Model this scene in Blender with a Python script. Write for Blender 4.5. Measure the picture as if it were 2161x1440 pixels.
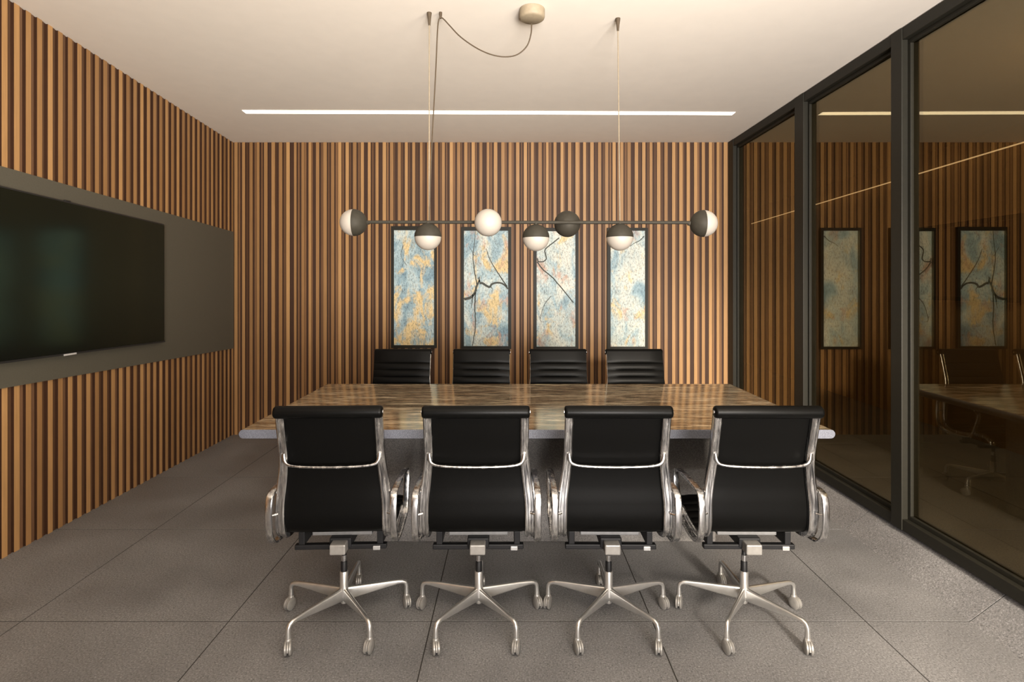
import bpy, bmesh, math, random
from mathutils import Vector, Matrix
random.seed(7)
C = bpy.context.scene.collection
S = bpy.context.scene
for o in list(bpy.data.objects): bpy.data.objects.remove(o)

# ---------------------------------------------------------------- camera, world, lights, exposure
F = 1150.0; VX = 1078.0; VY = 603.0; H = 1.425
cam = bpy.data.cameras.new('camera'); camo = bpy.data.objects.new('camera', cam); C.objects.link(camo)
cam.sensor_fit = 'HORIZONTAL'; cam.sensor_width = 36; cam.lens = F / 2161 * 36
cam.shift_x = (1080.5 - VX) / 2161; cam.shift_y = -(720 - VY) / 2161
cam.clip_start = 0.05
camo.location = (0, 0, H); camo.rotation_euler = (math.pi/2, 0, 0)
S.camera = camo
S.view_settings.view_transform = 'Standard'; S.view_settings.look = 'None'
S.view_settings.exposure = -0.62; S.view_settings.gamma = 1; S.view_settings.use_curve_mapping = False
S.cycles.use_denoising = True
S.cycles.max_bounces = 10; S.cycles.diffuse_bounces = 6; S.cycles.glossy_bounces = 5; S.cycles.transparent_max_bounces = 16
S.cycles.caustics_reflective = False; S.cycles.caustics_refractive = False
S.cycles.sample_clamp_indirect = 6

W = bpy.data.worlds.new('world'); S.world = W; W.use_nodes = True
W.node_tree.nodes['Background'].inputs[0].default_value = (0.80, 0.88, 1.0, 1)
W.node_tree.nodes['Background'].inputs[1].default_value = 0.6

def area(name, loc, rot, sx, sy, power, col, spread=180):
    l = bpy.data.lights.new(name, 'AREA'); l.shape = 'RECTANGLE'; l.size = sx; l.size_y = sy
    l.energy = power; l.color = col; l.spread = math.radians(spread)
    o = bpy.data.objects.new(name, l); C.objects.link(o); o.location = loc; o.rotation_euler = rot
    return o
R = math.radians
# daylight through the window in the wall behind the camera, and through the one in the right wall beside it
area('daylight_front_window', (1.00, -2.72, 1.30), (R(120), 0, 0), 1.9, 2.2, 640, (1.0, 0.93, 0.88), 110)
area('daylight_side_window', (2.30, -0.55, 1.25), (R(128), 0, R(90)), 2.9, 2.1, 430, (1.0, 0.89, 0.74), 140)
area('corridor_fill', (3.4, 2.55, 2.77), (R(50), 0, 0), 0.6, 0.9, 75, (1.0, 0.80, 0.52))  # unseen fill added to brighten the dim corridor behind the glass
# low sun slipping through the front window onto the floor beside the glass partition and the back wall
sp = bpy.data.lights.new('low_sun', 'SPOT'); sp.energy = 6800; sp.color = (1.0, 0.86, 0.72); sp.spot_size = R(30); sp.spot_blend = 1.0; sp.shadow_soft_size = 0.30
spo = bpy.data.objects.new('low_sun', sp); C.objects.link(spo); spo.location = (1.70, -2.9, 2.3)
spo.rotation_euler = (Vector((2.0, 4.2, 0.0)) - Vector(spo.location)).to_track_quat('-Z', 'Y').to_euler()

# ---------------------------------------------------------------- helpers
def px(x, y, Y):
    return Vector(((x - VX) / F * Y, Y, H + (VY - y) / F * Y))
def sm(x): x = max(0, min(1, x)); return x*x*(3-2*x)
XL, XR, YB = -2.652, 2.118, 5.204
def cz(x, y):
    w = max(0.0, min(1.0, (XR - x) / (XR - XL)))
    return 2.796 + 0.062 * min(YB - y, 2.9) * w

def add_box(bm, x0, x1, y0, y1, z0, z1, mi=0, bev=0.0):
    t = bmesh.new()
    bmesh.ops.create_cube(t, size=1)
    for v in t.verts:
        v.co = Vector(((x0+x1)/2 + v.co.x*(x1-x0), (y0+y1)/2 + v.co.y*(y1-y0), (z0+z1)/2 + v.co.z*(z1-z0)))
    if bev > 0:
        bmesh.ops.bevel(t, geom=t.edges[:], offset=bev, segments=2, affect='EDGES', profile=0.5)
    for f in t.faces: f.material_index = mi
    join(bm, t)
def join(bm, t):
    m = bpy.data.meshes.new('tmp'); t.to_mesh(m); t.free(); bm.from_mesh(m); bpy.data.meshes.remove(m)
def hexa(bm, p, mi=0, dark=()):
    """eight corners: bottom ring 0-3 then top ring 4-7"""
    v = [bm.verts.new(q) for q in p]
    for n_, f in enumerate(((3,2,1,0),(4,5,6,7),(0,1,5,4),(1,2,6,5),(2,3,7,6),(3,0,4,7))):
        bm.faces.new([v[i] for i in f]).material_index = 1 if n_ in dark else mi  # dark: faces given the darker material as painted shade
def sweep(bm, path, sections, side, closed=False, mi=0):
    """loft: path points, per-point list of 2D section (a along side, b along normal)."""
    n = len(path); side = Vector(side).normalized(); rings = []
    for i, p in enumerate(path):
        if closed: t = path[(i+1) % n] - path[i-1]
        else: t = path[min(i+1, n-1)] - path[max(i-1, 0)]
        t.normalize()
        s = (side - t * side.dot(t)).normalized()
        nn = s.cross(t).normalized()
        rings.append([bm.verts.new(p + s*a + nn*b) for a, b in sections(i / (n-1), i)])
    k = len(rings[0])
    for i in range(n if closed else n-1):
        A, B = rings[i], rings[(i+1) % n]
        for j in range(k):
            bm.faces.new((A[j], A[(j+1)%k], B[(j+1)%k], B[j])).material_index = mi
    if not closed:
        bm.faces.new(list(reversed(rings[0]))).material_index = mi
        bm.faces.new(rings[-1]).material_index = mi
def circ(r, k=12, ry=None):
    ry = r if ry is None else ry
    return [(r*math.cos(2*math.pi*j/k), ry*math.sin(2*math.pi*j/k)) for j in range(k)]
def rrect(w, h, r, k=3):
    out = []
    for cx, cy, a0 in ((w/2-r, h/2-r, 0), (-w/2+r, h/2-r, 90), (-w/2+r, -h/2+r, 180), (w/2-r, -h/2+r, 270)):
        for j in range(k+1):
            a = R(a0 + 90*j/k); out.append((cx + r*math.cos(a), cy + r*math.sin(a)))
    return out
def spline(pts, n):
    P = [Vector(p) for p in pts]; P = [P[0]*2-P[1]] + P + [P[-1]*2-P[-2]]
    out = []; m = len(P) - 3
    for s in range(n+1):
        u = s / n * m; i = min(int(u), m-1); t = u - i
        a, b, c, d = P[i:i+4]
        out.append(0.5*((2*b) + (c-a)*t + (2*a-5*b+4*c-d)*t*t + (3*b-3*c+d-a)*t*t*t))
    return out
def cloop(pts, n):
    P = [Vector(p) for p in pts]; m = len(P); out = []
    for s in range(n):
        u = s / n * m; i = int(u); t = u - i
        a, b, c, d = P[(i-1)%m], P[i%m], P[(i+1)%m], P[(i+2)%m]
        out.append(0.5*((2*b) + (c-a)*t + (2*a-5*b+4*c-d)*t*t + (3*b-3*c+d-a)*t*t*t))
    return out
def tube(bm, pts, r, k=10, mi=0, side=(1,0,0.01)):
    sweep(bm, pts, lambda u, i: circ(r if not callable(r) else r(u), k), side, mi=mi)
def lathe(bm, prof, M=Matrix.Identity(4), k=24, mi=0):
    """prof: (r,z) from bottom to top"""
    rings = []
    for r, z in prof:
        if r < 1e-6: rings.append([bm.verts.new(M @ Vector((0,0,z)))])
        else: rings.append([bm.verts.new(M @ Vector((r*math.cos(2*math.pi*j/k), r*math.sin(2*math.pi*j/k), z))) for j in range(k)])
    for A, B in zip(rings, rings[1:]):
        for j in range(k):
            j2 = (j+1) % k
            if len(A) == 1 and len(B) == 1: continue
            if len(A) == 1: f = (A[0], B[j2], B[j])
            elif len(B) == 1: f = (A[j], A[j2], B[0])
            else: f = (A[j], A[j2], B[j2], B[j])
            bm.faces.new(f).material_index = mi
def obj(name, bm, mats, parent=None, smooth=None, origin=None):
    bmesh.ops.recalc_face_normals(bm, faces=bm.faces[:])
    if origin is not None:
        for v in bm.verts: v.co -= Vector(origin)
    m = bpy.data.meshes.new(name); bm.to_mesh(m); bm.free()
    for x in (mats if isinstance(mats, (list, tuple)) else [mats]): m.materials.append(x)
    o = bpy.data.objects.new(name, m); C.objects.link(o)
    if origin is not None: o.location = origin
    if parent is not None: o.parent = parent
    if smooth is not None:
        for p in m.polygons: p.use_smooth = True
        try: m.set_sharp_from_angle(angle=R(smooth))
        except Exception: pass
    return o
def thing(name, label, cat, loc=(0,0,0), rz=0, group=None):
    o = bpy.data.objects.new(name, None); C.objects.link(o); o.location = loc; o.rotation_euler = (0,0,rz)
    o.empty_display_size = 0.1
    o['label'] = label; o['category'] = cat
    if group: o['group'] = group
    return o
def tag(o, label, cat, group=None, kind=None):
    o['label'] = label; o['category'] = cat
    if group: o['group'] = group
    if kind: o['kind'] = kind
    return o
def struct(name, bm, m, smooth=None):
    o = obj(name, bm, m, smooth=smooth); o['kind'] = 'structure'; return o

# ---------------------------------------------------------------- materials
def mat(name):
    m = bpy.data.materials.new(name); m.use_nodes = True
    nt = m.node_tree; b = nt.nodes['Principled BSDF']
    return m, nt, b
def N(nt, t, **k):
    n = nt.nodes.new(t)
    for a, v in k.items(): setattr(n, a, v)
    return n
def ramp(nt, stops, interp='LINEAR'):
    r = N(nt, 'ShaderNodeValToRGB'); e = r.color_ramp.elements; r.color_ramp.interpolation = interp
    while len(e) < len(stops): e.new(0.5)
    for i, (p, c) in enumerate(stops): e[i].position = p; e[i].color = (*c, 1)
    return r
def coords(nt, scale=(1,1,1), rot=(0,0,0), loc=(0,0,0), kind='Object'):
    tc = N(nt, 'ShaderNodeTexCoord'); mp = N(nt, 'ShaderNodeMapping')
    mp.inputs['Scale'].default_value = scale; mp.inputs['Rotation'].default_value = rot; mp.inputs['Location'].default_value = loc
    nt.links.new(tc.outputs[kind], mp.inputs['Vector']); return mp
def noise(nt, vec, scale, detail=4, rough=0.5, dist=0):
    n = N(nt, 'ShaderNodeTexNoise'); n.inputs['Scale'].default_value = scale; n.inputs['Detail'].default_value = detail
    n.inputs['Roughness'].default_value = rough; n.inputs['Distortion'].default_value = dist
    nt.links.new(vec, n.inputs['Vector']); return n
def mixc(nt, a, b, fac, mode='MIX'):
    m = N(nt, 'ShaderNodeMix', data_type='RGBA', blend_type=mode)
    for sock, v in ((m.inputs[0], fac), (m.inputs[6], a), (m.inputs[7], b)):
        if isinstance(v, bpy.types.NodeSocket): nt.links.new(v, sock)
        elif isinstance(v, (int, float)): sock.default_value = v
        else: sock.default_value = (*v, 1)
    return m.outputs[2]
def bump(nt, b, h, strength, dist=0.002):
    n = N(nt, 'ShaderNodeBump'); n.inputs['Strength'].default_value = strength; n.inputs['Distance'].default_value = dist
    nt.links.new(h, n.inputs['Height']); nt.links.new(n.outputs[0], b.inputs['Normal'])
def simple(name, col, rough=0.5, metal=0.0, vary=0.08, nscale=60, bmp=0.0, spec=0.5):
    m, nt, b = mat(name)
    v = coords(nt).outputs[0]; n = noise(nt, v, nscale, 3)
    r = ramp(nt, [(0.3, tuple(c*(1-vary) for c in col)), (0.7, tuple(min(1, c*(1+vary)) for c in col))])
    nt.links.new(n.outputs[0], r.inputs[0]); nt.links.new(r.outputs[0], b.inputs['Base Color'])
    b.inputs['Roughness'].default_value = rough; b.inputs['Metallic'].default_value = metal
    b.inputs['Specular IOR Level'].default_value = spec
    if bmp: bump(nt, b, n.outputs[0], bmp)
    return m

def slat_wood(name, c0, c1, rough=0.45):
    m, nt, b = mat(name)
    g = N(nt, 'ShaderNodeNewGeometry')
    r = ramp(nt, [(0, c0), (0.5, tuple((a+q)/2 for a, q in zip(c0, c1))), (1, c1)])
    nt.links.new(g.outputs['Random Per Island'], r.inputs[0])
    v = coords(nt, (60, 60, 1.6)).outputs[0]; n = noise(nt, v, 3.0, 5, 0.6)
    r2 = ramp(nt, [(0.25, (0.80,)*3), (0.75, (1.12,)*3)]); nt.links.new(n.outputs[0], r2.inputs[0])
    nt.links.new(mixc(nt, r.outputs[0], r2.outputs[0], 1.0, 'MULTIPLY'), b.inputs['Base Color'])
    b.inputs['Roughness'].default_value = rough; b.inputs['Specular IOR Level'].default_value = 0.35
    bump(nt, b, n.outputs[0], 0.15, 0.001)
    return m
M_SLAT = slat_wood('oak_slat', (0.28, 0.148, 0.058), (0.46, 0.262, 0.108))
M_BOARD_SHADE = slat_wood('dark_board_and_side_shade', (0.040, 0.015, 0.006), (0.052, 0.021, 0.009), 0.6)  # backing board colour, also painted on slat sides as shade
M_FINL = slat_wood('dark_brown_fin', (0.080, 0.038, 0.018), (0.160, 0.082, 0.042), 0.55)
M_FIN = slat_wood('brown_fin', (0.085, 0.037, 0.014), (0.23, 0.115, 0.048), 0.55)

def make_floor_mat():
    m, nt, b = mat('speckled_concrete_tile')
    v = coords(nt).outputs[0]
    n1 = noise(nt, v, 2.2, 4, 0.55); n2 = noise(nt, v, 140, 3, 0.85)
    r1 = ramp(nt, [(0.3, (0.150, 0.149, 0.153)), (0.7, (0.228, 0.226, 0.231))]); nt.links.new(n1.outputs[0], r1.inputs[0])
    r2 = ramp(nt, [(0.30, (0.25,)*3), (0.46, (0.85,)*3), (0.58, (1.10,)*3), (0.72, (2.3,)*3)]); nt.links.new(n2.outputs[0], r2.inputs[0])
    vo = N(nt, 'ShaderNodeTexVoronoi'); vo.inputs['Scale'].default_value = 48; nt.links.new(v, vo.inputs['Vector'])
    r3 = ramp(nt, [(0.08, (0.25,)*3), (0.20, (1.0,)*3)]); nt.links.new(vo.outputs['Distance'], r3.inputs[0])
    c = mixc(nt, r1.outputs[0], r2.outputs[0], 1.0, 'MULTIPLY'); c = mixc(nt, c, r3.outputs[0], 0.6, 'MULTIPLY')
    nt.links.new(c, b.inputs['Base Color'])
    rr = ramp(nt, [(0.3, (0.38,)*3), (0.7, (0.58,)*3)]); nt.links.new(n1.outputs[0], rr.inputs[0])
    nt.links.new(rr.outputs[0], b.inputs['Roughness'])
    return m
M_FLOOR = make_floor_mat()
M_GROUT = simple('dark_grout', (0.03, 0.027, 0.024), 0.9)
M_CEIL = simple('warm_white_plaster', (0.80, 0.742, 0.665), 0.9, vary=0.015, nscale=9, bmp=0.02)
M_PLAIN = simple('dark_brown_wall', (0.11, 0.075, 0.05), 0.8)
M_CORR = simple('brown_corridor_wall', (0.36, 0.24, 0.13), 0.8)
M_FRAME = simple('bronze_black_metal', (0.016, 0.015, 0.011), 0.5, 0.0, spec=0.22)
M_PANEL = simple('olive_grey_panel', (0.085, 0.078, 0.060), 0.5, spec=0.35, vary=0.05, nscale=120)
M_BLACK = simple('matt_black', (0.012, 0.012, 0.012), 0.5)
M_LAMP = simple('dark_bronze_shade', (0.038, 0.034, 0.026), 0.6, 0.1, spec=0.2)
M_CORD = simple('brown_cord', (0.075, 0.055, 0.036), 0.6, spec=0.2)
M_CABLE = simple('steel_cable', (0.30, 0.25, 0.18), 0.45, 0.3)
M_CANOPY = simple('tan_canopy', (0.27, 0.22, 0.15), 0.6)
M_GLOBE = simple('opal_glass', (0.40, 0.365, 0.32), 0.5, vary=0.01)
M_LEATHER = simple('black_leather', (0.0020, 0.0020, 0.0019), 0.36, vary=0.15, nscale=220, bmp=0.08, spec=0.10)
M_MECH = simple('black_steel_mechanism', (0.009, 0.009, 0.010), 0.5, 0.1, spec=0.25)
M_MECHG = simple('grey_steel_bracket', (0.42, 0.42, 0.42), 0.4, 0.6)
M_CAST = simple('grey_caster', (0.27, 0.26, 0.245), 0.35, 0.35)
M_PLATE = simple('dark_grey_plate', (0.20, 0.20, 0.20), 0.45, 0.4)
M_SILVER = simple('silver_mark', (0.8, 0.8, 0.8), 0.3, 0.5)

def make_alu():
    m, nt, b = mat('polished_aluminium')
    v = coords(nt, (1,1,0.10)).outputs[0]; n = noise(nt, v, 75, 4, 0.6)
    r = ramp(nt, [(0.34, (0.26, 0.265, 0.285)), (0.62, (0.80, 0.80, 0.80))]); nt.links.new(n.outputs[0], r.inputs[0])
    nt.links.new(r.outputs[0], b.inputs['Base Color']); b.inputs['Metallic'].default_value = 1
    rr = ramp(nt, [(0.3, (0.16,)*3), (0.7, (0.30,)*3)]); nt.links.new(n.outputs[0], rr.inputs[0]); nt.links.new(rr.outputs[0], b.inputs['Roughness'])
    return m
M_ALU = make_alu()
M_SATIN = simple('satin_aluminium', (0.66, 0.655, 0.64), 0.30, 0.9, vary=0.06, nscale=30)

def make_table_top():
    m, nt, b = mat('polished_veined_stone')
    v = coords(nt, (1.0, 7.0, 1.0)).outputs[0]; n = noise(nt, v, 3.2, 6, 0.65, 0.6)
    v2 = coords(nt, (1.5, 15.0, 1.0), loc=(3,1,0)).outputs[0]; n2 = noise(nt, v2, 5.0, 5, 0.65, 0.3)
    r = ramp(nt, [(0.28, (0.070, 0.044, 0.026)), (0.42, (0.20, 0.14, 0.088)), (0.55, (0.34, 0.27, 0.185)), (0.70, (0.56, 0.49, 0.37))])
    nt.links.new(n.outputs[0], r.inputs[0])
    r2 = ramp(nt, [(0.36, (0.30,)*3), (0.50, (0.95,)*3), (0.64, (1.7,)*3)]); nt.links.new(n2.outputs[0], r2.inputs[0])
    nt.links.new(mixc(nt, r.outputs[0], r2.outputs[0], 1.0, 'MULTIPLY'), b.inputs['Base Color'])
    rr = ramp(nt, [(0.3, (0.05,)*3), (0.7, (0.14,)*3)]); nt.links.new(n2.outputs[0], rr.inputs[0]); nt.links.new(rr.outputs[0], b.inputs['Roughness'])
    b.inputs['IOR'].default_value = 3.3; b.inputs['Specular Tint'].default_value = (1.0, 0.94, 0.72, 1)
    bump(nt, b, n2.outputs[0], 0.24, 0.0012)
    return m
M_TOP = make_table_top()
def make_granite(name, base, hi, rough=0.55):
    m, nt, b = mat(name)
    v = coords(nt).outputs[0]; n = noise(nt, v, 210, 3, 0.75); n1 = noise(nt, v, 5, 3)
    r = ramp(nt, [(0.35, tuple(c*0.55 for c in base)), (0.5, base), (0.68, hi)]); nt.links.new(n.outputs[0], r.inputs[0])
    r1 = ramp(nt, [(0.3, (0.82,)*3), (0.7, (1.12,)*3)]); nt.links.new(n1.outputs[0], r1.inputs[0])
    nt.links.new(mixc(nt, r.outputs[0], r1.outputs[0], 1.0, 'MULTIPLY'), b.inputs['Base Color'])
    b.inputs['Roughness'].default_value = rough
    bump(nt, b, n.outputs[0], 0.15, 0.001)
    return m
M_EDGE = make_granite('grey_granite_edge', (0.115, 0.122, 0.152), (0.20, 0.21, 0.25))
M_PED = make_granite('grey_stone_pedestal', (0.15, 0.143, 0.138), (0.24, 0.225, 0.215), 0.6)

def make_glass():
    m = bpy.data.materials.new('smoked_glass'); m.use_nodes = True; nt = m.node_tree
    nt.nodes.remove(nt.nodes['Principled BSDF']); out = nt.nodes['Material Output']
    g = N(nt, 'ShaderNodeNewGeometry'); ior = N(nt, 'ShaderNodeMapRange')
    ior.inputs['To Min'].default_value = 1.95; ior.inputs['To Max'].default_value = 1/1.95
    nt.links.new(g.outputs['Backfacing'], ior.inputs['Value'])
    fr = N(nt, 'ShaderNodeFresnel'); nt.links.new(ior.outputs[0], fr.inputs['IOR'])
    tr = N(nt, 'ShaderNodeBsdfTransparent'); tr.inputs[0].default_value = (0.60, 0.56, 0.46, 1)
    gl = N(nt, 'ShaderNodeBsdfGlossy'); gl.inputs['Roughness'].default_value = 0.0; gl.inputs['Color'].default_value = (1.0, 0.88, 0.62, 1)
    mx = N(nt, 'ShaderNodeMixShader'); nt.links.new(fr.outputs[0], mx.inputs[0]); nt.links.new(tr.outputs[0], mx.inputs[1]); nt.links.new(gl.outputs[0], mx.inputs[2])
    nt.links.new(mx.outputs[0], out.inputs[0])
    return m
M_GLASS = make_glass()
def make_clear():
    m, nt, b = mat('clear_window_glass')
    tr = N(nt, 'ShaderNodeBsdfTransparent'); tr.inputs[0].default_value = (0.97, 0.98, 0.97, 1)
    gl = N(nt, 'ShaderNodeBsdfGlossy'); gl.inputs['Roughness'].default_value = 0.02
    mx = N(nt, 'ShaderNodeMixShader'); mx.inputs[0].default_value = 0.05
    nt.links.new(tr.outputs[0], mx.inputs[1]); nt.links.new(gl.outputs[0], mx.inputs[2])
    nt.links.new(mx.outputs[0], nt.nodes['Material Output'].inputs[0]); return m
M_CLEAR = make_clear()
def emis(name, col, st):
    m, nt, b = mat(name)
    b.inputs['Base Color'].default_value = (0.8, 0.8, 0.8, 1)
    b.inputs['Emission Color'].default_value = (*col, 1); b.inputs['Emission Strength'].default_value = st
    return m
M_LED = emis('led_diffuser', (1.0, 0.90, 0.74), 6.0)
M_LED2 = emis('corridor_led', (1.0, 0.72, 0.45), 2.2)
def make_screen():
    m, nt, b = mat('tv_screen_glass')
    v = coords(nt).outputs[0]; n = noise(nt, v, 300, 2)
    r = ramp(nt, [(0.3, (0.004, 0.0045, 0.004)), (0.7, (0.006, 0.0065, 0.006))]); nt.links.new(n.outputs[0], r.inputs[0])
    nt.links.new(r.outputs[0], b.inputs['Base Color'])
    b.inputs['Roughness'].default_value = 0.14; b.inputs['IOR'].default_value = 1.5
    b.inputs['Specular Tint'].default_value = (0.55, 1.0, 0.62, 1)
    return m
M_SCREEN = make_screen()
def make_canvas(seed, ytop, warm, blue, red):
    m, nt, b = mat('painted_canvas')
    v = coords(nt, (1,1,0.55), loc=(seed*3.1, 0, seed*1.7)).outputs[0]
    n = noise(nt, v, 6.5, 5, 0.6, 0.7); n2 = noise(nt, coords(nt, (1,1,0.6), loc=(seed, 5, 2)).outputs[0], 7.0, 4, 0.6, 0.5)
    n3 = noise(nt, coords(nt, (1,1,0.45)).outputs[0], 95, 4, 0.8, 0.4)
    n4 = noise(nt, coords(nt, (1,1,0.5), loc=(seed*7, 2, 9)).outputs[0], 9.0, 4, 0.6, 0.5)
    r = ramp(nt, [(0.32, (0.24, 0.39, 0.48)), (0.45, (0.45, 0.62, 0.68)), (0.55, (0.70, 0.80, 0.77)), (0.66, (0.88, 0.90, 0.80))])
    off = N(nt, 'ShaderNodeMath', operation='ADD'); off.inputs[1].default_value = -blue
    nt.links.new(n.outputs[0], off.inputs[0]); nt.links.new(off.outputs[0], r.inputs[0])
    yr = ramp(nt, [(0.52-warm, (0,)*3), (0.62-warm, (1,)*3)]); nt.links.new(n2.outputs[0], yr.inputs[0])
    c = mixc(nt, r.outputs[0], (0.90, 0.70, 0.36), yr.outputs[0])
    if red:
        rr = ramp(nt, [(0.60-red, (0,)*3), (0.72-red, (0.8,)*3)]); nt.links.new(n4.outputs[0], rr.inputs[0])
        c = mixc(nt, c, (0.66, 0.40, 0.28), rr.outputs[0])
    sp = ramp(nt, [(0.34, (0.26,)*3), (0.48, (0.77,)*3), (0.62, (0.92,)*3), (0.72, (1.05,)*3)]); nt.links.new(n3.outputs[0], sp.inputs[0])
    nt.links.new(mixc(nt, c, sp.outputs[0], 1.0, 'MULTIPLY'), b.inputs['Base Color'])
    b.inputs['Roughness'].default_value = 0.6
    return m
M_BRANCH = simple('painted_branch_ink', (0.055, 0.060, 0.050), 0.7)

# ---------------------------------------------------------------- the room
YF = -2.6; XC = 4.30; YC = 10.2
# floor: tiles with thin open joints over a dark bed
bm = bmesh.new()
xs = [-2.70, -2.076, -1.197, -0.337, 0.60, 1.505, 2.38, 3.26, 4.34]
dy = 0.871; y0 = 3.182 - 8*dy; ys = [y0 + k*dy for k in range(17)]
g = 0.0026
for i in range(len(xs)-1):
    for j in range(len(ys)-1):
        add_box(bm, xs[i]+g, xs[i+1]-g, ys[j]+g, ys[j+1]-g, -0.03, 0.0, 0)
add_box(bm, xs[0], xs[-1], ys[0], ys[-1], -0.06, -0.0015, 1)
struct('floor', bm, [M_FLOOR, M_GROUT])

# ceiling
bm = bmesh.new(); nx, ny = 16, 24
cx = [XL-0.06 + (XR+0.10-XL+0.06)*i/nx for i in range(nx+1)]; cy = [YF-0.1 + (YB+0.06-YF+0.1)*j/ny for j in range(ny+1)]
vv = [[bm.verts.new((x, y, cz(x, y))) for y in cy] for x in cx]
vt = [[bm.verts.new((x, y, 3.1)) for y in (cy[0], cy[-1])] for x in (cx[0], cx[-1])]
for i in range(nx):
    for j in range(ny): bm.faces.new((vv[i][j], vv[i+1][j], vv[i+1][j+1], vv[i][j+1]))
bm.faces.new((vt[0][0], vt[0][1], vt[1][1], vt[1][0]))
struct('ceiling', bm, M_CEIL, smooth=30)
bm = bmesh.new(); add_box(bm, XR+0.101, XC+0.06, YF-0.1, YC+0.1, 2.796, 3.0)
struct('ceiling_corridor', bm, M_CORR)

# slatted walls
P = 0.0708
def slat_z(x, y): return cz(x, y) - 0.001
bm = bmesh.new()
add_box(bm, XL-0.06, XL-0.010, YF-0.1, YB+0.06, 0, 3.0, 1)
PT = lambda y: 1.94 + (5.12 - y) * 0.0455    # dark panel on the left wall: top and bottom edges
PB = lambda y: 0.829 + (5.12 - y) * 0.027
y = 2.838 - 75*P
while y < YB - 0.02:
    if y > YF:
        a, b_ = y, y + 0.0335
        za, zb = slat_z(XL, a), slat_z(XL, b_)
        x0, x1 = XL - 0.0105, XL
        rot = [(x0,a),(x1,a),(x1,b_),(x0,b_)]
        def zz(f): return [f(a), f(a), f(b_), f(b_)]
        segs = [(lambda q: 0.0, lambda q: slat_z(XL, q))]
        if a > 0.9: segs = [(lambda q: 0.0, PB), (PT, lambda q: slat_z(XL, q))]
        for lo, hi in segs:
            L, Hh = zz(lo), zz(hi)
            hexa(bm, [Vector((rot[k][0], rot[k][1], L[k])) for k in range(4)] + [Vector((rot[k][0], rot[k][1], Hh[k])) for k in range(4)], 0, (2, 4))  # both slat sides painted dark, standing in for their shade
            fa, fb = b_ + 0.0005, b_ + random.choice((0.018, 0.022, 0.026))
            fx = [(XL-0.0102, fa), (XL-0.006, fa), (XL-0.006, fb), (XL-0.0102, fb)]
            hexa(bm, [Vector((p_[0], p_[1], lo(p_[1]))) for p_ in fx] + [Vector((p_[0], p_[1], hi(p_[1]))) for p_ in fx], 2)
    y += P
struct('wall_left', bm, [M_SLAT, M_BOARD_SHADE, M_FINL])
bm = bmesh.new()
add_box(bm, XL-0.06, XR+0.10, YB+0.010, YB+0.06, 0, 2.99, 1)
x = XL + 0.012
k = 0
while x < XR - 0.02:
    a, b_ = x + random.choice((0, 0, 0.003)), x + 0.0335 - random.choice((0, 0, 0.002, 0.006))
    z1, z2 = slat_z(a, YB), slat_z(b_, YB)
    hexa(bm, [Vector(q) for q in ((a,YB,0),(b_,YB,0),(b_,YB+0.0105,0),(a,YB+0.0105,0),(a,YB,z1),(b_,YB,z2),(b_,YB+0.0105,z2),(a,YB+0.0105,z1))], 0, (3, 5))  # left and right slat flanks coloured dark as painted-in shade
    # thin secondary fin between some slats
    if random.random() < 0.85:
        c0 = b_ + random.choice((0.001, 0.006, 0.012, 0.016)); c1 = c0 + random.choice((0.010, 0.015, 0.020))
        c1 = min(c1, x + P - 0.002)
        hexa(bm, [Vector(q) for q in ((c0,YB+0.005,0),(c1,YB+0.005,0),(c1,YB+0.0105,0),(c0,YB+0.0105,0),(c0,YB+0.005,z1),(c1,YB+0.005,z2),(c1,YB+0.0105,z2),(c0,YB+0.0105,z1))], 2)
    x += P; k += 1
struct('wall_back', bm, [M_SLAT, M_BOARD_SHADE, M_FIN])

# wall behind the camera with a wide window, and the near stretch of the right wall with another
def wall_with_hole_y(name, y0, y1, x0, x1, z0, z1, hx0, hx1, hz0, hz1, m):
    bm = bmesh.new()
    add_box(bm, x0, hx0, y0, y1, z0, z1); add_box(bm, hx1, x1, y0, y1, z0, z1)
    add_box(bm, hx0, hx1, y0, y1, z0, hz0); add_box(bm, hx0, hx1, y0, y1, hz1, z1)
    return struct(name, bm, m)
wall_with_hole_y('wall_front', YF-0.1, YF, XL-0.06, XC+0.06, 0, 3.1, 0.0, 2.0, 0.15, 2.5, M_PLAIN)
bm = bmesh.new()
add_box(bm, XR, XR+0.10, YF, -2.0, 0, 2.796); add_box(bm, XR, XR+0.10, 0.95, 1.45, 0, 2.796)
add_box(bm, XR, XR+0.10, -2.0, 0.95, 0, 0.15); add_box(bm, XR, XR+0.10, -2.0, 0.95, 2.4, 2.796)
struct('wall_right', bm, M_PLAIN)
bm = bmesh.new(); add_box(bm, XR, XR+0.10, YB+0.0601, YC, 0, 2.796); struct('wall_corridor_inner', bm, M_CORR)
bm = bmesh.new(); add_box(bm, XC, XC+0.06, YF, YC, 0, 2.796); struct('wall_corridor', bm, M_CORR)
bm = bmesh.new(); add_box(bm, XR+0.1, XC, YC, YC+0.1, 0, 2.796); struct('wall_corridor_end', bm, M_CORR)
bm = bmesh.new(); add_box(bm, XR+0.10, XC, 0.95, 1.0, 0, 2.796); struct('wall_corridor_near', bm, M_CORR)

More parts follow.
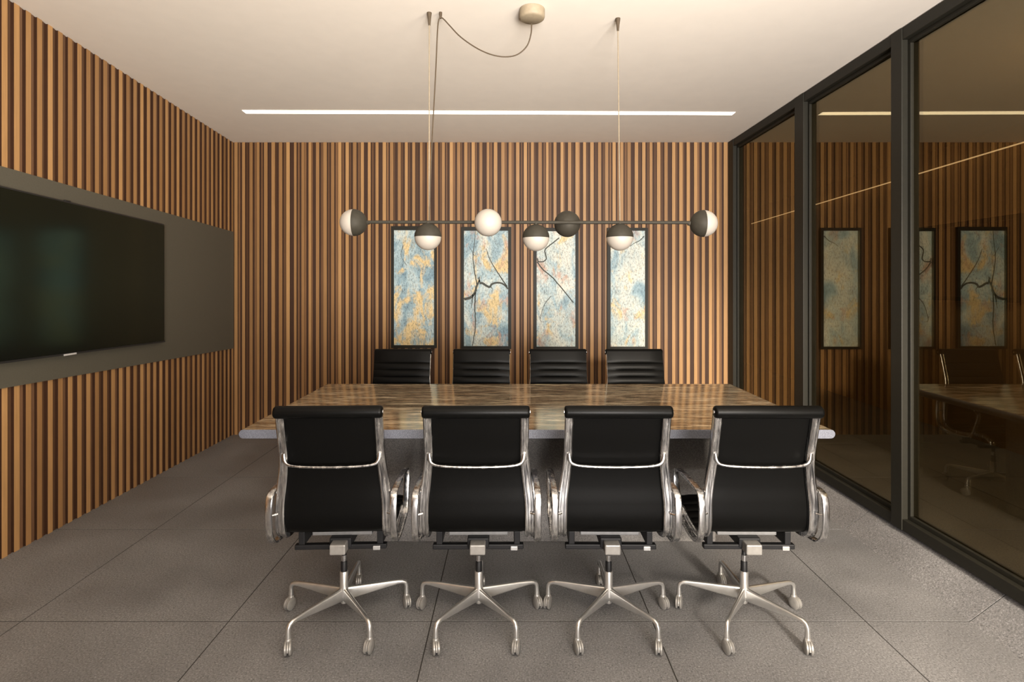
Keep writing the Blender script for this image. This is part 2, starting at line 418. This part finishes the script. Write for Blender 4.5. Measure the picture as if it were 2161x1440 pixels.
def framed_window(name, horiz, a0, a1, z0, z1, d0, d1, nm):
    """plain daylight window; horiz: along x at y d0..d1, else along y at x d0..d1"""
    def bx(bm, p0, p1, q0, q1, e0, e1):
        if horiz: add_box(bm, p0, p1, e0, e1, q0, q1)
        else: add_box(bm, e0, e1, p0, p1, q0, q1)
    bm = bmesh.new(); w = 0.05
    bx(bm, a0, a0+w, z0, z1, d0, d1); bx(bm, a1-w, a1, z0, z1, d0, d1)
    bx(bm, a0+w, a1-w, z0, z0+w, d0, d1); bx(bm, a0+w, a1-w, z1-w, z1, d0, d1)
    for k in range(1, nm+1):
        c = a0 + (a1-a0)*k/(nm+1); bx(bm, c-0.02, c+0.02, z0+w, z1-w, d0, d1)
    fr = struct(name, bm, M_FRAME)
    bm = bmesh.new(); dm = (d0+d1)/2; bx(bm, a0+w, a1-w, z0+w, z1-w, dm-0.003, dm+0.003)
    obj('pane', bm, M_CLEAR, fr)
framed_window('window_4', True, 0.0, 2.0, 0.15, 2.5, YF-0.08, YF-0.03, 1)
framed_window('window_5', False, -2.0, 0.95, 0.15, 2.4, XR+0.03, XR+0.08, 2)

# glazed partition on the right: kerb, heavy frame, three panes
KZ = 0.125
bm = bmesh.new()
q = [(1.945, 0.0), (XR-0.004, KZ), (XR+0.12, KZ), (XR+0.12, 0.0)]
jo = [YB-0.001]; yy = 3.182 + 2*dy
yk = [1.45] + [v for v in ys if 1.5 < v < YB-0.05] + [YB-0.001]
for a, b_ in zip(yk, yk[1:]):
    a2, b2 = a + g, b_ - g
    hexa(bm, [Vector((q[0][0], a2, 0.0)), Vector((q[3][0], a2, 0)), Vector((q[3][0], b2, 0)), Vector((q[0][0], b2, 0.0)),
              Vector((q[1][0], a2, KZ)), Vector((q[2][0], a2, KZ)), Vector((q[2][0], b2, KZ)), Vector((q[1][0], b2, KZ))], 0)
struct('trim_1', bm, M_FLOOR)
FX0, FX1 = XR - 0.040, XR + 0.045
def bar(bm, ya, yb, za, zb, x0=FX0, x1=FX1, bev=0.003): add_box(bm, x0, x1, ya, yb, za, zb, 0, bev)
mulls = [(1.452, 1.53), (2.892, 2.975), (3.865, 3.985), (5.085, 5.202)]
zt = 2.7955
for k in range(3):
    ya = mulls[k][1]; yb = mulls[k+1][0]
    bm = bmesh.new()
    # outer rails of this bay
    bar(bm, ya, yb, KZ, KZ+0.060); bar(bm, ya, yb, zt-0.066, zt)
    # inner glazing beads, set back
    for (a, b_, c, d) in ((ya, yb, KZ+0.060, KZ+0.082), (ya, yb, zt-0.088, zt-0.066), (ya, ya+0.022, KZ+0.082, zt-0.088), (yb-0.022, yb, KZ+0.082, zt-0.088)):
        bar(bm, a, b_, c, d, XR-0.012, XR+0.030, 0.002)
    fr = struct('window_%d' % (k+1), bm, M_FRAME)
    bm = bmesh.new(); add_box(bm, XR+0.004, XR+0.014, ya+0.022, yb-0.022, KZ+0.082, zt-0.088)
    obj('pane', bm, M_GLASS, fr)
for k, (a, b_) in enumerate(mulls):
    bm = bmesh.new(); bar(bm, a, b_, KZ, zt, FX0-0.004, FX1)
    struct('trim_%d' % (k+2), bm, M_FRAME)

# corridor beyond the glass: light line and framed board
bm = bmesh.new()
tube(bm, [Vector((XC-0.06, 1.3, 2.665)), Vector((XC-0.06, 4.46, 2.611)), Vector((XC-0.06, 9.6, 2.515))], 0.0065, 8)
tag(obj('corridor_light_line', bm, M_LED2, smooth=40), 'thin warm light line along the corridor wall, seen behind the smoked glass', 'light')
t = thing('wall_board', 'dark framed board on the corridor wall, seen behind the nearest glass pane', 'board', (XC, 5.2, 1.65))
fx0, fx1 = XC-0.05, XC-0.001
bm = bmesh.new()
for a, b_, c, d in ((4.55, 5.95, 1.99, 2.03), (4.55, 5.95, 1.28, 1.32), (4.55, 4.60, 1.32, 1.99), (5.90, 5.95, 1.32, 1.99)):
    add_box(bm, fx0, fx1, a, b_, c, d)
o = obj('frame', bm, M_BLACK, t); o.matrix_parent_inverse = Matrix.Translation(t.location).inverted()
bm = bmesh.new(); add_box(bm, fx0+0.02, fx1, 4.60, 5.90, 1.32, 1.99)
o = obj('board_surface', bm, simple('dark_brown_board', (0.05, 0.03, 0.018), 0.4), t); o.matrix_parent_inverse = Matrix.Translation(t.location).inverted()

# recessed LED line in the ceiling
t = thing('linear_ceiling_light', 'long thin warm white light strip in the ceiling before the slatted wall', 'light', (-0.19, 4.385, 2.81))
def led(bm, hw, drop0, drop1, e):
    xa, xb = -2.165 - e, 1.776 + e; ya, yb = 4.425, 4.345; n = 12
    for i in range(n):
        p = []
        for dz in (drop0, drop1):
            for (s, f) in ((i, -1), (i+1, -1), (i+1, 1), (i, 1)):
                u = s / n; xx = xa + (xb-xa)*u; yy = ya + (yb-ya)*u + f*hw
                p.append(Vector((xx, yy, cz(xx, yy) - dz)) - t.location)
        hexa(bm, p)
bm = bmesh.new(); led(bm, 0.036, 0.0030, -0.02, 0.003); obj('housing', bm, M_CEIL, t)
bm = bmesh.new(); led(bm, 0.033, 0.0050, 0.0031, 0.0); obj('diffuser', bm, M_LED, t)

# ---------------------------------------------------------------- left wall: panel and television
bm = bmesh.new()
def slab(bm, x0, x1, ya, yb, lo, hi):
    hexa(bm, [Vector(q) for q in ((x0,ya,lo(ya)),(x1,ya,lo(ya)),(x1,yb,lo(yb)),(x0,yb,lo(yb)),(x0,ya,hi(ya)),(x1,ya,hi(ya)),(x1,yb,hi(yb)),(x0,yb,hi(yb)))])
slab(bm, XL-0.0095, XL+0.012, 0.95, 5.192, PB, PT)
tag(obj('wall_panel', bm, M_PANEL), 'long olive grey panel band across the left slatted wall, behind the television', 'panel')
TT = lambda y: 1.884 + (4.096 - y)*0.038
TB = lambda y: 1.001 + (4.096 - y)*0.0197
t = thing('television', 'large black flat screen television mounted on the grey panel', 'television', (XL+0.013, 3.31, 1.45))
def tv_part(name, bm, m): 
    for v in bm.verts: v.co -= t.location
    return obj(name, bm, m, t)
bm = bmesh.new(); slab(bm, XL+0.013, XL+0.044, 2.52, 4.098, lambda y: TB(y)-0.002, lambda y: TT(y)+0.002); tv_part('casing', bm, M_BLACK)
bm = bmesh.new(); slab(bm, XL+0.0442, XL+0.052, 2.528, 4.090, lambda y: TB(y)+0.012, lambda y: TT(y)-0.008); tv_part('screen', bm, M_SCREEN)
bm = bmesh.new(); slab(bm, XL+0.0442, XL+0.0535, 2.52, 4.098, lambda y: TB(y)-0.001, lambda y: TB(y)+0.010); tv_part('bottom_bezel', bm, M_BLACK)
yl = 2.60*1150/(1078-147)
bm = bmesh.new(); add_box(bm, XL+0.054, XL+0.057, yl-0.045, yl+0.045, TB(yl)-0.003, TB(yl)+0.007); tv_part('logo_plate', bm, M_SILVER)
bm = bmesh.new(); add_box(bm, XL+0.030, XL+0.044, yl-0.02, yl+0.02, TT(yl)+0.002, TT(yl)+0.010, 0, 0.002); tv_part('sensor', bm, M_BLACK)

# ---------------------------------------------------------------- pictures on the back wall
YP = YB - 0.002
def painting(xa, xb, ya, yb, ca, cb, da, db, seed, warm, blue, red, label, branches):
    """outer frame px box, canvas px box at the frame's front plane"""
    YQ = YB - 0.034
    A = px(xa, yb, YQ); B = px(xb, ya, YQ); c0 = px(ca, db, YQ); c1 = px(cb, da, YQ)
    org = Vector(((A.x+B.x)/2, YP, A.z))
    t = thing('painting', label, 'painting', org, 0, 'row of four tall paintings on the slatted wall')
    bm = bmesh.new()
    for (x0, x1, z0, z1) in ((A.x, c0.x, A.z, B.z), (c1.x, B.x, A.z, B.z), (c0.x, c1.x, A.z, c0.z), (c0.x, c1.x, c1.z, B.z)):
        add_box(bm, x0-org.x, x1-org.x, YQ-org.y, 0, z0-org.z, z1-org.z)
    obj('frame', bm, M_BLACK if False else M_FRAME, t)
    bm = bmesh.new(); add_box(bm, c0.x-org.x, c1.x-org.x, 0.008+YQ-org.y, 0, c0.z-org.z, c1.z-org.z)
    cv = obj('canvas', bm, make_canvas(seed, 0, warm, blue, red), t)
    yb_ = YQ - org.y + 0.0065
    if branches:
        bm = bmesh.new()
        for pts, w0, w1 in branches:
            w0 *= 1.3; w1 *= 1.3
            pp = spline([px(a, b_, YQ) - org for a, b_ in pts], max(8, 7*len(pts)))
            for p in pp:
                p.y = yb_
                p.x = max(c0.x-org.x+0.002, min(c1.x-org.x-0.002, p.x + random.uniform(-0.0016, 0.0016)))
            n = len(pp)
            sweep(bm, pp, lambda u, i, w0=w0, w1=w1: [(-0.001, -(w0+(w1-w0)*u)/2), (0.001, -(w0+(w1-w0)*u)/2), (0.001, (w0+(w1-w0)*u)/2), (-0.001, (w0+(w1-w0)*u)/2)], (0,1,0))
        obj('painted_branches', bm, M_BRANCH, cv)
    return t
painting(825, 921, 477.5, 735, 831, 916, 486, 729, 1, 0.035, 0.05, 0.0, 'leftmost painting, mostly yellow and blue with no thick branch, in a black frame', [([(850,520),(846,540),(858,560)], 0.004, 0.002)])
painting(973.5, 1079, 479, 737, 979, 1072.5, 487, 731, 2, 0.0, 0.0, 0.03, 'painting with a thick forked dark branch across its middle, below the white globe',
    [([(979,632),(993,628),(1002,618),(1006,604),(1012,592)], 0.020, 0.012), ([(1012,598),(1018,598),(1026,603),(1033,606),(1038,600),(1048,597),(1058,598),(1066,603),(1072,610)], 0.017, 0.011),
     ([(1012,595),(1011,588),(1012,584)], 0.012, 0.003), ([(1006,600),(1001,570),(998,540),(1001,515),(1003,488)], 0.008, 0.003), ([(1003,618),(1002,650),(1003,690),(997,730)], 0.010, 0.005),
     ([(998,622),(996,640),(994,650)], 0.008, 0.003), ([(1070,605),(1050,575),(1034,548),(1026,525)], 0.009, 0.003), ([(1036,606),(1040,612)], 0.006, 0.002), ([(1001,540),(990,520)], 0.004, 0.002)])
painting(1126, 1221, 481, 737.5, 1132.5, 1214.5, 488, 732, 3, -0.03, -0.03, 0.045, 'painting crossed by a thin diagonal branch, third from the left, below the dark globe',
    [([(1180,502),(1168,512),(1155,522),(1150,530),(1153,545),(1147,552),(1136,552),(1134,545)], 0.008, 0.008), ([(1134,553),(1145,568),(1165,585),(1180,602),(1195,620),(1210,639)], 0.009, 0.007),
     ([(1163,625),(1148,645),(1143,662),(1140,672)], 0.004, 0.003), ([(1139,668),(1141,678),(1147,680)], 0.004, 0.002)])
painting(1281.5, 1367.5, 481, 737.5, 1288.7, 1361.5, 487, 732, 4, -0.03, -0.04, 0.01, 'rightmost painting, palest of the four, faint twig near its top',
    [([(1360,498),(1350,508),(1338,514),(1330,520)], 0.006, 0.003)])

# ---------------------------------------------------------------- pendant lamp
YN = 2.89
t = thing('pendant_lamp', 'seven-globe bar pendant with half dark, half white globes, hung above the table', 'pendant lamp', (0.07, YN, 1.762))
O = Vector(t.location)
zr = px(0, 469, YN).z
def lp(name, bm, m, parent=None, smooth=40): 
    return obj(name, bm, m, parent or t, smooth)
bm = bmesh.new(); tube(bm, [px(774, 469, YN)-O, px(1462, 470, YN)-O], 0.0088, 14, side=(0,0,1)); lp('rod', bm, M_LAMP)
for ax, bx_ in ((906, 905.5), (1304, 1308)):
    a = px(ax, 33, YN); ztop = cz(a.x, YN); 
    bm = bmesh.new(); lathe(bm, [(0.0,-0.066),(0.006,-0.066),(0.0085,-0.035),(0.012,-0.010),(0.013,0.0),(0,0.0)], Matrix.Translation(Vector((a.x, YN, ztop))-O), 14); lp('ceiling_anchor', bm, M_CORD)
    bm = bmesh.new(); b0 = px(bx_, 466, YN); tube(bm, [Vector((a.x, YN, ztop-0.06))-O, b0-O], 0.0032, 8); lp('suspension_cable', bm, M_CABLE)
# canopy
a = px(1123, 47, 2.83); ztop = cz(a.x, 2.83)
bm = bmesh.new(); lathe(bm, [(0,-0.050),(0.056,-0.050),(0.063,-0.045),(0.066,-0.036),(0.066,0.0),(0,0.0)], Matrix.Translation(Vector((a.x, 2.83, ztop))-O), 36); lp('canopy', bm, M_CANOPY)
pts = [(1122,50,2.83),(1120.5,72,2.83),(1112,97,2.84),(1092,115,2.85),(1066,120,2.86),(1036,115,2.86),(1005,101,2.87),(972,78,2.875),(948,53,2.88),(937,41,2.88),(930,37,2.88),(925.5,44,2.88),(923,70,2.88),(920.5,130,2.88),(917,200,2.88),(912,290,2.88),(908.5,380,2.885),(906.5,466,2.889)]
bm = bmesh.new(); tube(bm, spline([px(*p)-O for p in pts], 90), 0.0035, 8, side=(0,1,0)); lp('power_cord', bm, M_CORD)
bm = bmesh.new(); lathe(bm, [(0,-0.028),(0.005,-0.028),(0.008,-0.005),(0.008,0.005),(0,0.005)], Matrix.Translation(Vector((px(930,35,2.88).x, 2.88, cz(-0.37,2.88)-0.006))-O), 12); lp('cord_hook', bm, M_CORD)
RS = 0.0715
def hemi(r, a0, a1, n=14): return [(r*math.cos(R(a0+(a1-a0)*i/n)) if abs(a0+(a1-a0)*i/n) < 89.99 else 0.0, r*math.sin(R(a0+(a1-a0)*i/n))) for i in range(n+1)]
globes = [((746,470), YN, (-1,-0.06,0)), ((903,500), YN, (0,0,-1)), ((1030,470), YN-0.072, (0,-1,0)), ((1131,502), YN, (0,0,-1)),
          ((1197,473), YN+0.072, (0,1,0)), ((1308,501), YN, (0,0,-1)), ((1485,472), YN, (1,-0.06,0))]
for (gx, gy), Yg, d in globes:
    c = px(gx, gy, Yg) - O
    Rm = Vector((0,0,-1)).rotation_difference(Vector(d)).to_matrix().to_4x4(); M = Matrix.Translation(c) @ Rm
    bm = bmesh.new(); lathe(bm, [(0,0.0)] + [(RS, 0.0)] + hemi(RS, 0, 90)[1:], M, 36)
    if d[2] == -1: lathe(bm, [(0,RS-0.004),(0.012,RS-0.004),(0.010,RS+0.010),(0,RS+0.010)], M, 14)
    if abs(d[0]) == 1: lathe(bm, [(0,RS-0.004),(0.012,RS-0.004),(0.010,RS+0.012),(0,RS+0.012)], M, 14)
    sh = lp('lamp_shade', bm, M_LAMP)
    bm = bmesh.new(); lathe(bm, hemi(RS*0.985, -90, 0) + [(0, 0.0)], M @ Matrix.Translation((0,0,-0.0006)), 36)
    dfo = lp('globe_diffuser', bm, M_GLOBE, sh); dfo['label'] = 'white opal glass half of the globe'

# ---------------------------------------------------------------- table
t = thing('conference_table', 'long polished veined stone table with a grey granite edge, between the two rows of chairs', 'table', (0.12, 3.2, 0))
O = Vector(t.location)
TX0, TX1, TY0, TY1, TZ = -1.300, 1.550, 2.600, 3.815, 0.7365
th = 0.043
bm = bmesh.new()
# end profile bullnose left and right, loft along y
prof = []
rn = th/2
for s, xx in ((1, TX1), (-1, TX0)):
    for i in range(9):
        a = R(-90 + 180*i/8) if s == 1 else R(90 + 180*i/8)
        prof.append((xx - s*rn + rn*math.cos(a), TZ - rn + rn*math.sin(a)))
def ring(y, inset=0): return [bm.verts.new(Vector((p[0] + (inset if p[0] < 0 else -inset), y, p[1] + (-inset if p[1] > TZ-rn else inset))) - O) for p in prof]
rg = [ring(TY0, 0.002), ring(TY0+0.003), ring(TY1-0.003), ring(TY1, 0.002)]
n = len(prof)
for A, B in zip(rg, rg[1:]):
    for j in range(n):
        bm.faces.new((A[j], A[(j+1)%n], B[(j+1)%n], B[j]))
bm.faces.new(rg[0]); bm.faces.new(list(reversed(rg[-1])))
bm.normal_update()
for f in bm.faces: f.material_index = 1
bmesh.ops.recalc_face_normals(bm, faces=bm.faces[:])
for f in bm.faces:
    if f.normal.z > 0.95 and f.calc_center_median().z > TZ - 0.004 and f.calc_area() > 0.01: f.material_index = 0
obj('tabletop', bm, [M_TOP, M_EDGE], t, smooth=30)
bm = bmesh.new(); add_box(bm, -0.93-O.x, 1.14-O.x, 3.03-O.y, 3.42-O.y, 0, TZ-th-0.0005, 0, 0.004)
obj('pedestal', bm, M_PED, t)

# ---------------------------------------------------------------- chairs
# local frame: +y is the sitting direction (towards the table), origin on the floor under the column
side_pts = [(-.222,.948),(-.208,.90),(-.190,.83),(-.172,.76),(-.158,.69),(-.152,.62),(-.153,.55),(-.152,.485),(-.139,.437),(-.105,.410),(-.055,.401),(.01,.405),(.08,.417),(.14,.428),(.19,.428),(.225,.412),(.238,.388)]
def rail_x(z, u):   # half distance to the rail's centre line
    if u > -0.10: return 0.212
    k = sm((z - 0.52) / 0.25)
    return 0.212 + (0.190 - 0.212) * k
def rail_path(n=64):
    pp = spline([(0, a, b) for a, b in side_pts], n); return pp
def make_chair():
    t = thing('office_chair', '', 'office chair')
    base = rail_path(110)
    # arc length
    s = [0.0]
    for a, b in zip(base, base[1:]): s.append(s[-1] + (b-a).length)
    # sling: closed loft, smooth behind and ribbed on the sitting side
    bm = bmesh.new(); cols = 9
    fine = []; total = s[-1]; NN = 330
    for i in range(NN+1):
        d = 0.012 + (total-0.024)*i/NN
        j = max(k for k in range(len(s)-1) if s[k] <= d); f = (d-s[j])/(s[j+1]-s[j])
        fine.append((base[j].lerp(base[j+1], f), d))
    rows = []
    for i, (p, d) in enumerate(fine):
        q0 = fine[max(0, i-2)][0]; q1 = fine[min(NN, i+2)][0]; tg = (q1-q0).normalized()
        nn = Vector((1,0,0)).cross(tg)     # towards sitting side
        if nn.dot(Vector((0, 1, 0.6))) < 0: nn = -nn
        hw = rail_x(p.z, p.y) + 0.013
        rib = abs(math.sin(math.pi * (d-0.045) / 0.0495)) ** 0.5 if d > 0.045 else 1.0
        if d < 0.075 and d > 0.045: rib = 1.0
        front, back = [], []
        for c in range(cols):
            x = -hw + 2*hw*c/(cols-1); e = 1 - abs(2*c/(cols-1)-1)**6
            front.append(bm.verts.new(p + nn*(0.020 + (0.008*rib + 0.002)*max(e, 0.15)) + Vector((x,0,0))))
            back.append(bm.verts.new(p + nn*(0.0125 - 0.004*e) + Vector((x,0,0))))
        rows.append(front + back[::-1])
    k = len(rows[0])
    for A, B in zip(rows, rows[1:]):
        for j in range(k): bm.faces.new((A[j], A[(j+1)%k], B[(j+1)%k], B[j]))
    bm.faces.new(rows[0]); bm.faces.new(rows[-1][::-1])
    o = obj('sling_seat', bm, M_LEATHER, t, smooth=50); o['label'] = 'black leather sling forming back and ribbed seat'
    # roll along the top
    bm = bmesh.new(); c = Vector((0, -.223, .936)); hw = 0.2085
    prof = [(0,-hw),(0.010,-hw),(0.019,-hw+0.001),(0.0235,-hw+0.006),(0.0245,-hw+0.012),(0.0245,hw-0.012),(0.0235,hw-0.006),(0.019,hw-0.001),(0.010,hw),(0,hw)]
    lathe(bm, prof, Matrix.Translation(c) @ Matrix.Rotation(R(90), 4, 'Y'), 24)
    obj('headrest_roll', bm, M_LEATHER, t, smooth=45)
    for sg in (-1, 1):
        bm = bmesh.new()
        lathe(bm, [(0,0),(0.007,0),(0.007,0.0025),(0,0.0025)], Matrix.Translation(c + Vector((sg*hw,0,0))) @ Matrix.Rotation(R(90*sg), 4, 'Y'), 14)
        obj('roll_end_cap', bm, M_ALU, t)
    # side rails, ribbed section
    sec = [(-.017,-.007),(-.0125,-.011),(-.007,-.011),(-.0045,-.006),(.0045,-.006),(.007,-.011),(.0125,-.011),(.017,-.007),(.017,.009),(.011,.012),(-.011,.012),(-.017,.009)]
    for sg in (-1, 1):
        bm = bmesh.new(); pp = [p.copy() for p in base[3:]]
        for p in pp: p.x = sg * rail_x(p.z, p.y)
        def secf(u, i, pp=pp):
            k = 1.0 if i < len(pp)-8 else 1.0 - 0.5*(i-(len(pp)-8))/8
            w = 0.94 + 0.17*sm((0.80-pp[i].z)/0.2)
            return [(a*w, b_*k) for a, b_ in sec]
        sweep(bm, pp, secf, (1,0,0))
        obj('side_rail', bm, M_ALU, t, smooth=35)
    # brace between the rails behind the back
    bm = bmesh.new(); n = 44; pp = []
    for i in range(n+1):
        u = -1 + 2*i/n; xx = 0.190*math.sin(u*1.45)/math.sin(1.45)
        zz = 0.711 + 0.012*abs(u)**2 + 0.040*abs(u)**9; yy_ = -0.190 + 0.012*abs(u)**2
        pp.append(Vector((xx, yy_, zz)))
    sweep(bm, pp, lambda u, i: circ(0.0058 + 0.005*abs(2*u-1)**6, 12, 0.0065), (0,0,1))
    obj('back_brace', bm, M_ALU, t, smooth=50)
    # arm loops
    loop = [(-.182,.575),(-.160,.601),(-.09,.607),(.02,.604),(.11,.598),(.158,.580),(.163,.545),(.145,.490),(.122,.432),(.085,.402),(.0,.388),(-.08,.386),(-.140,.399),(-.175,.440),(-.188,.505)]
    for sg in (-1, 1):
        bm = bmesh.new(); pp = cloop([(sg*0.2425, a, b_) for a, b_ in loop], 90)
        sweep(bm, pp, lambda u, i: rrect(0.027, 0.0105, 0.004), (1,0,0), closed=True)
        # small tabs joining the loop to the rail
        tube(bm, [Vector((sg*0.215, -.166, .520)), Vector((sg*0.240, -.184, .520))], 0.0045, 8, side=(0,0,1))
        tube(bm, [Vector((sg*0.215, .08, .410)), Vector((sg*0.243, .10, .402))], 0.006, 8, side=(0,0,1))
        obj('armrest', bm, M_ALU, t, smooth=40)
    # mechanism under the seat
    bm = bmesh.new()
    add_box(bm, -.190, .190, -.055, -.028, .322, .343, 0, 0.004); add_box(bm, -.190, .190, .09, .115, .330, .350, 0, 0.004)
    for xx in (-.175, .150): add_box(bm, xx, xx+.025, -.050, .11, .338, .395, 0, 0.003)
    add_box(bm, -.045, .045, -.06, .08, .330, .372, 0, 0.005)
    obj('seat_mechanism', bm, M_MECH, t)
    bm = bmesh.new(); add_box(bm, -.125, .125, -.03, .06, .370, .393, 0, 0.004); obj('seat_plate', bm, M_PLATE, t)
    bm = bmesh.new(); add_box(bm, -.032, .032, -.105, -.05, .322, .364, 0, 0.005); add_box(bm, -.012, .012, -.072, .05, .325, .36, 0)
    obj('tilt_housing', bm, M_CAST, t)
    bm = bmesh.new(); tube(bm, [Vector((.02,-.03,.333)), Vector((.16,-.045,.330))], 0.004, 8, side=(0,0,1)); add_box(bm, .135, .165, -.062, -.035, .320, .338, 0, 0.003)
    obj('lever', bm, M_MECHG, t)
    bm = bmesh.new(); lathe(bm, [(0,.19),(.0135,.19),(.0135,.245),(.0095,.25),(.0095,.345),(0,.345)], k=18); obj('gas_column', bm, M_MECH, t, smooth=40)
    bm = bmesh.new(); lathe(bm, [(.0115,.25),(.0115,.275),(.0085,.278),(.0085,.325),(.0,.325)], k=18); obj('column_sleeve', bm, M_ALU, t, smooth=40)
    bm = bmesh.new(); lathe(bm, [(0,.070),(.013,.070),(.0145,.078),(.0145,.095),(.021,.10),(.021,.12),(.0175,.145),(.0175,.203),(.016,.206),(0,.206)], k=24); obj('base_hub', bm, M_SATIN, t, smooth=40)
    for kx in range(5):
        ang = R(90 + 72*kx)     # one leg forward under the table, two pointing back
        lm = Matrix.Rotation(ang, 4, 'Z')
        bm = bmesh.new()
        key = [(.012,.137,.056,.019),(.06,.1345,.049,.0175),(.13,.131,.037,.0155),(.20,.128,.026,.0145),(.245,.1255,.019,.0155),(.264,.124,.018,.017),(.278,.109,.018,.018),(.284,.097,.018,.018),(.285,.082,.018,.018),(.285,.066,.021,.021),(.285,.056,.021,.021)]
        key = [(a_*0.266/0.285, *r3) for a_, *r3 in key]
        pp = [lm @ Vector((r_, 0, z_ - h_/2 if r_ < .255 else z_)) for r_, z_, h_, w_ in key]
        sd = lm @ Vector((0,1,0))
        sweep(bm, pp, lambda u, i: rrect(key[i][3], key[i][2], min(key[i][3], key[i][2])*0.42, 3), sd)
        lg = obj('leg', bm, M_SATIN, t, smooth=40)
        # twin-wheel caster
        bm = bmesh.new(); rr_ = .0265
        tip = lm @ Vector((.266,0,0)); tw = Matrix.Rotation(R([8,-22,14,-12,24][kx]), 4, 'Z')
        CM = Matrix.Translation(tip + (tw @ Vector((0,-.008,0)))) @ tw
        for sx in (-1, 1):
            lathe(bm, [(0,-.0055),(.017,-.0055),(rr_-.003,-.0055),(rr_,-.003),(rr_,.002),(rr_-.004,.0050),(.010,.0065),(0,.0065)], CM @ Matrix.Translation((sx*.0092,0,rr_)) @ Matrix.Rotation(R(90*sx), 4, 'Y'), 22)
        hood = [CM @ Vector((0, (rr_-.002)*math.cos(R(a)), rr_+(rr_-.002)*math.sin(R(a)))) for a in range(-10, 191, 20)]
        sweep(bm, hood, lambda u, i: rrect(.007, .005, .0015, 2), (CM.to_3x3() @ Vector((1,0,0))))
        lathe(bm, [(0,.045),(.0125,.045),(.0135,.050),(.0125,.056),(.0105,.060),(0,.060)], Matrix.Translation(tip), 16)
        obj('caster', bm, M_CAST, lg, smooth=40)
    return t
def dup_tree(o, parent=None):
    c = o.copy(); C.objects.link(c); c.parent = parent
    for ch in list(o.children): 
        dup_tree(ch, c)
    return c
proto = make_chair()
near = 'ribbed office chairs on the near side of the table'
far = 'ribbed office chairs on the far side of the table'
spots = [(-0.713, 2.330, 2.0, near, 'leftmost near chair with its back to the viewer, black leather and polished frame'),
         (-0.137, 2.330, 0.5, near, 'second chair from the left in the near row, black leather sling back'),
         (0.418, 2.330, -0.5, near, 'third chair from the left in the near row, black leather sling back'),
         (0.997, 2.330, -0.5, near, 'rightmost near chair, closest to the glass partition, black leather back'),
         (-0.789, 3.775, 180, far, 'far-side black ribbed chair below the leftmost painting'),
         (-0.213, 3.775, 180, far, 'far-side black ribbed chair below the painting with the thick forked branch'),
         (0.345, 3.775, 180, far, 'far-side black ribbed chair below the painting with the diagonal branch'),
         (0.902, 3.775, 180, far, 'far-side black ribbed chair below the rightmost, palest painting')]
src = proto
for i, (x, y, a, gname, lab) in enumerate(spots):
    o = proto if i == 0 else dup_tree(proto)
    o.location = (x, y, 0); o.rotation_euler = (0, 0, R(a)); o['label'] = lab; o['group'] = gname
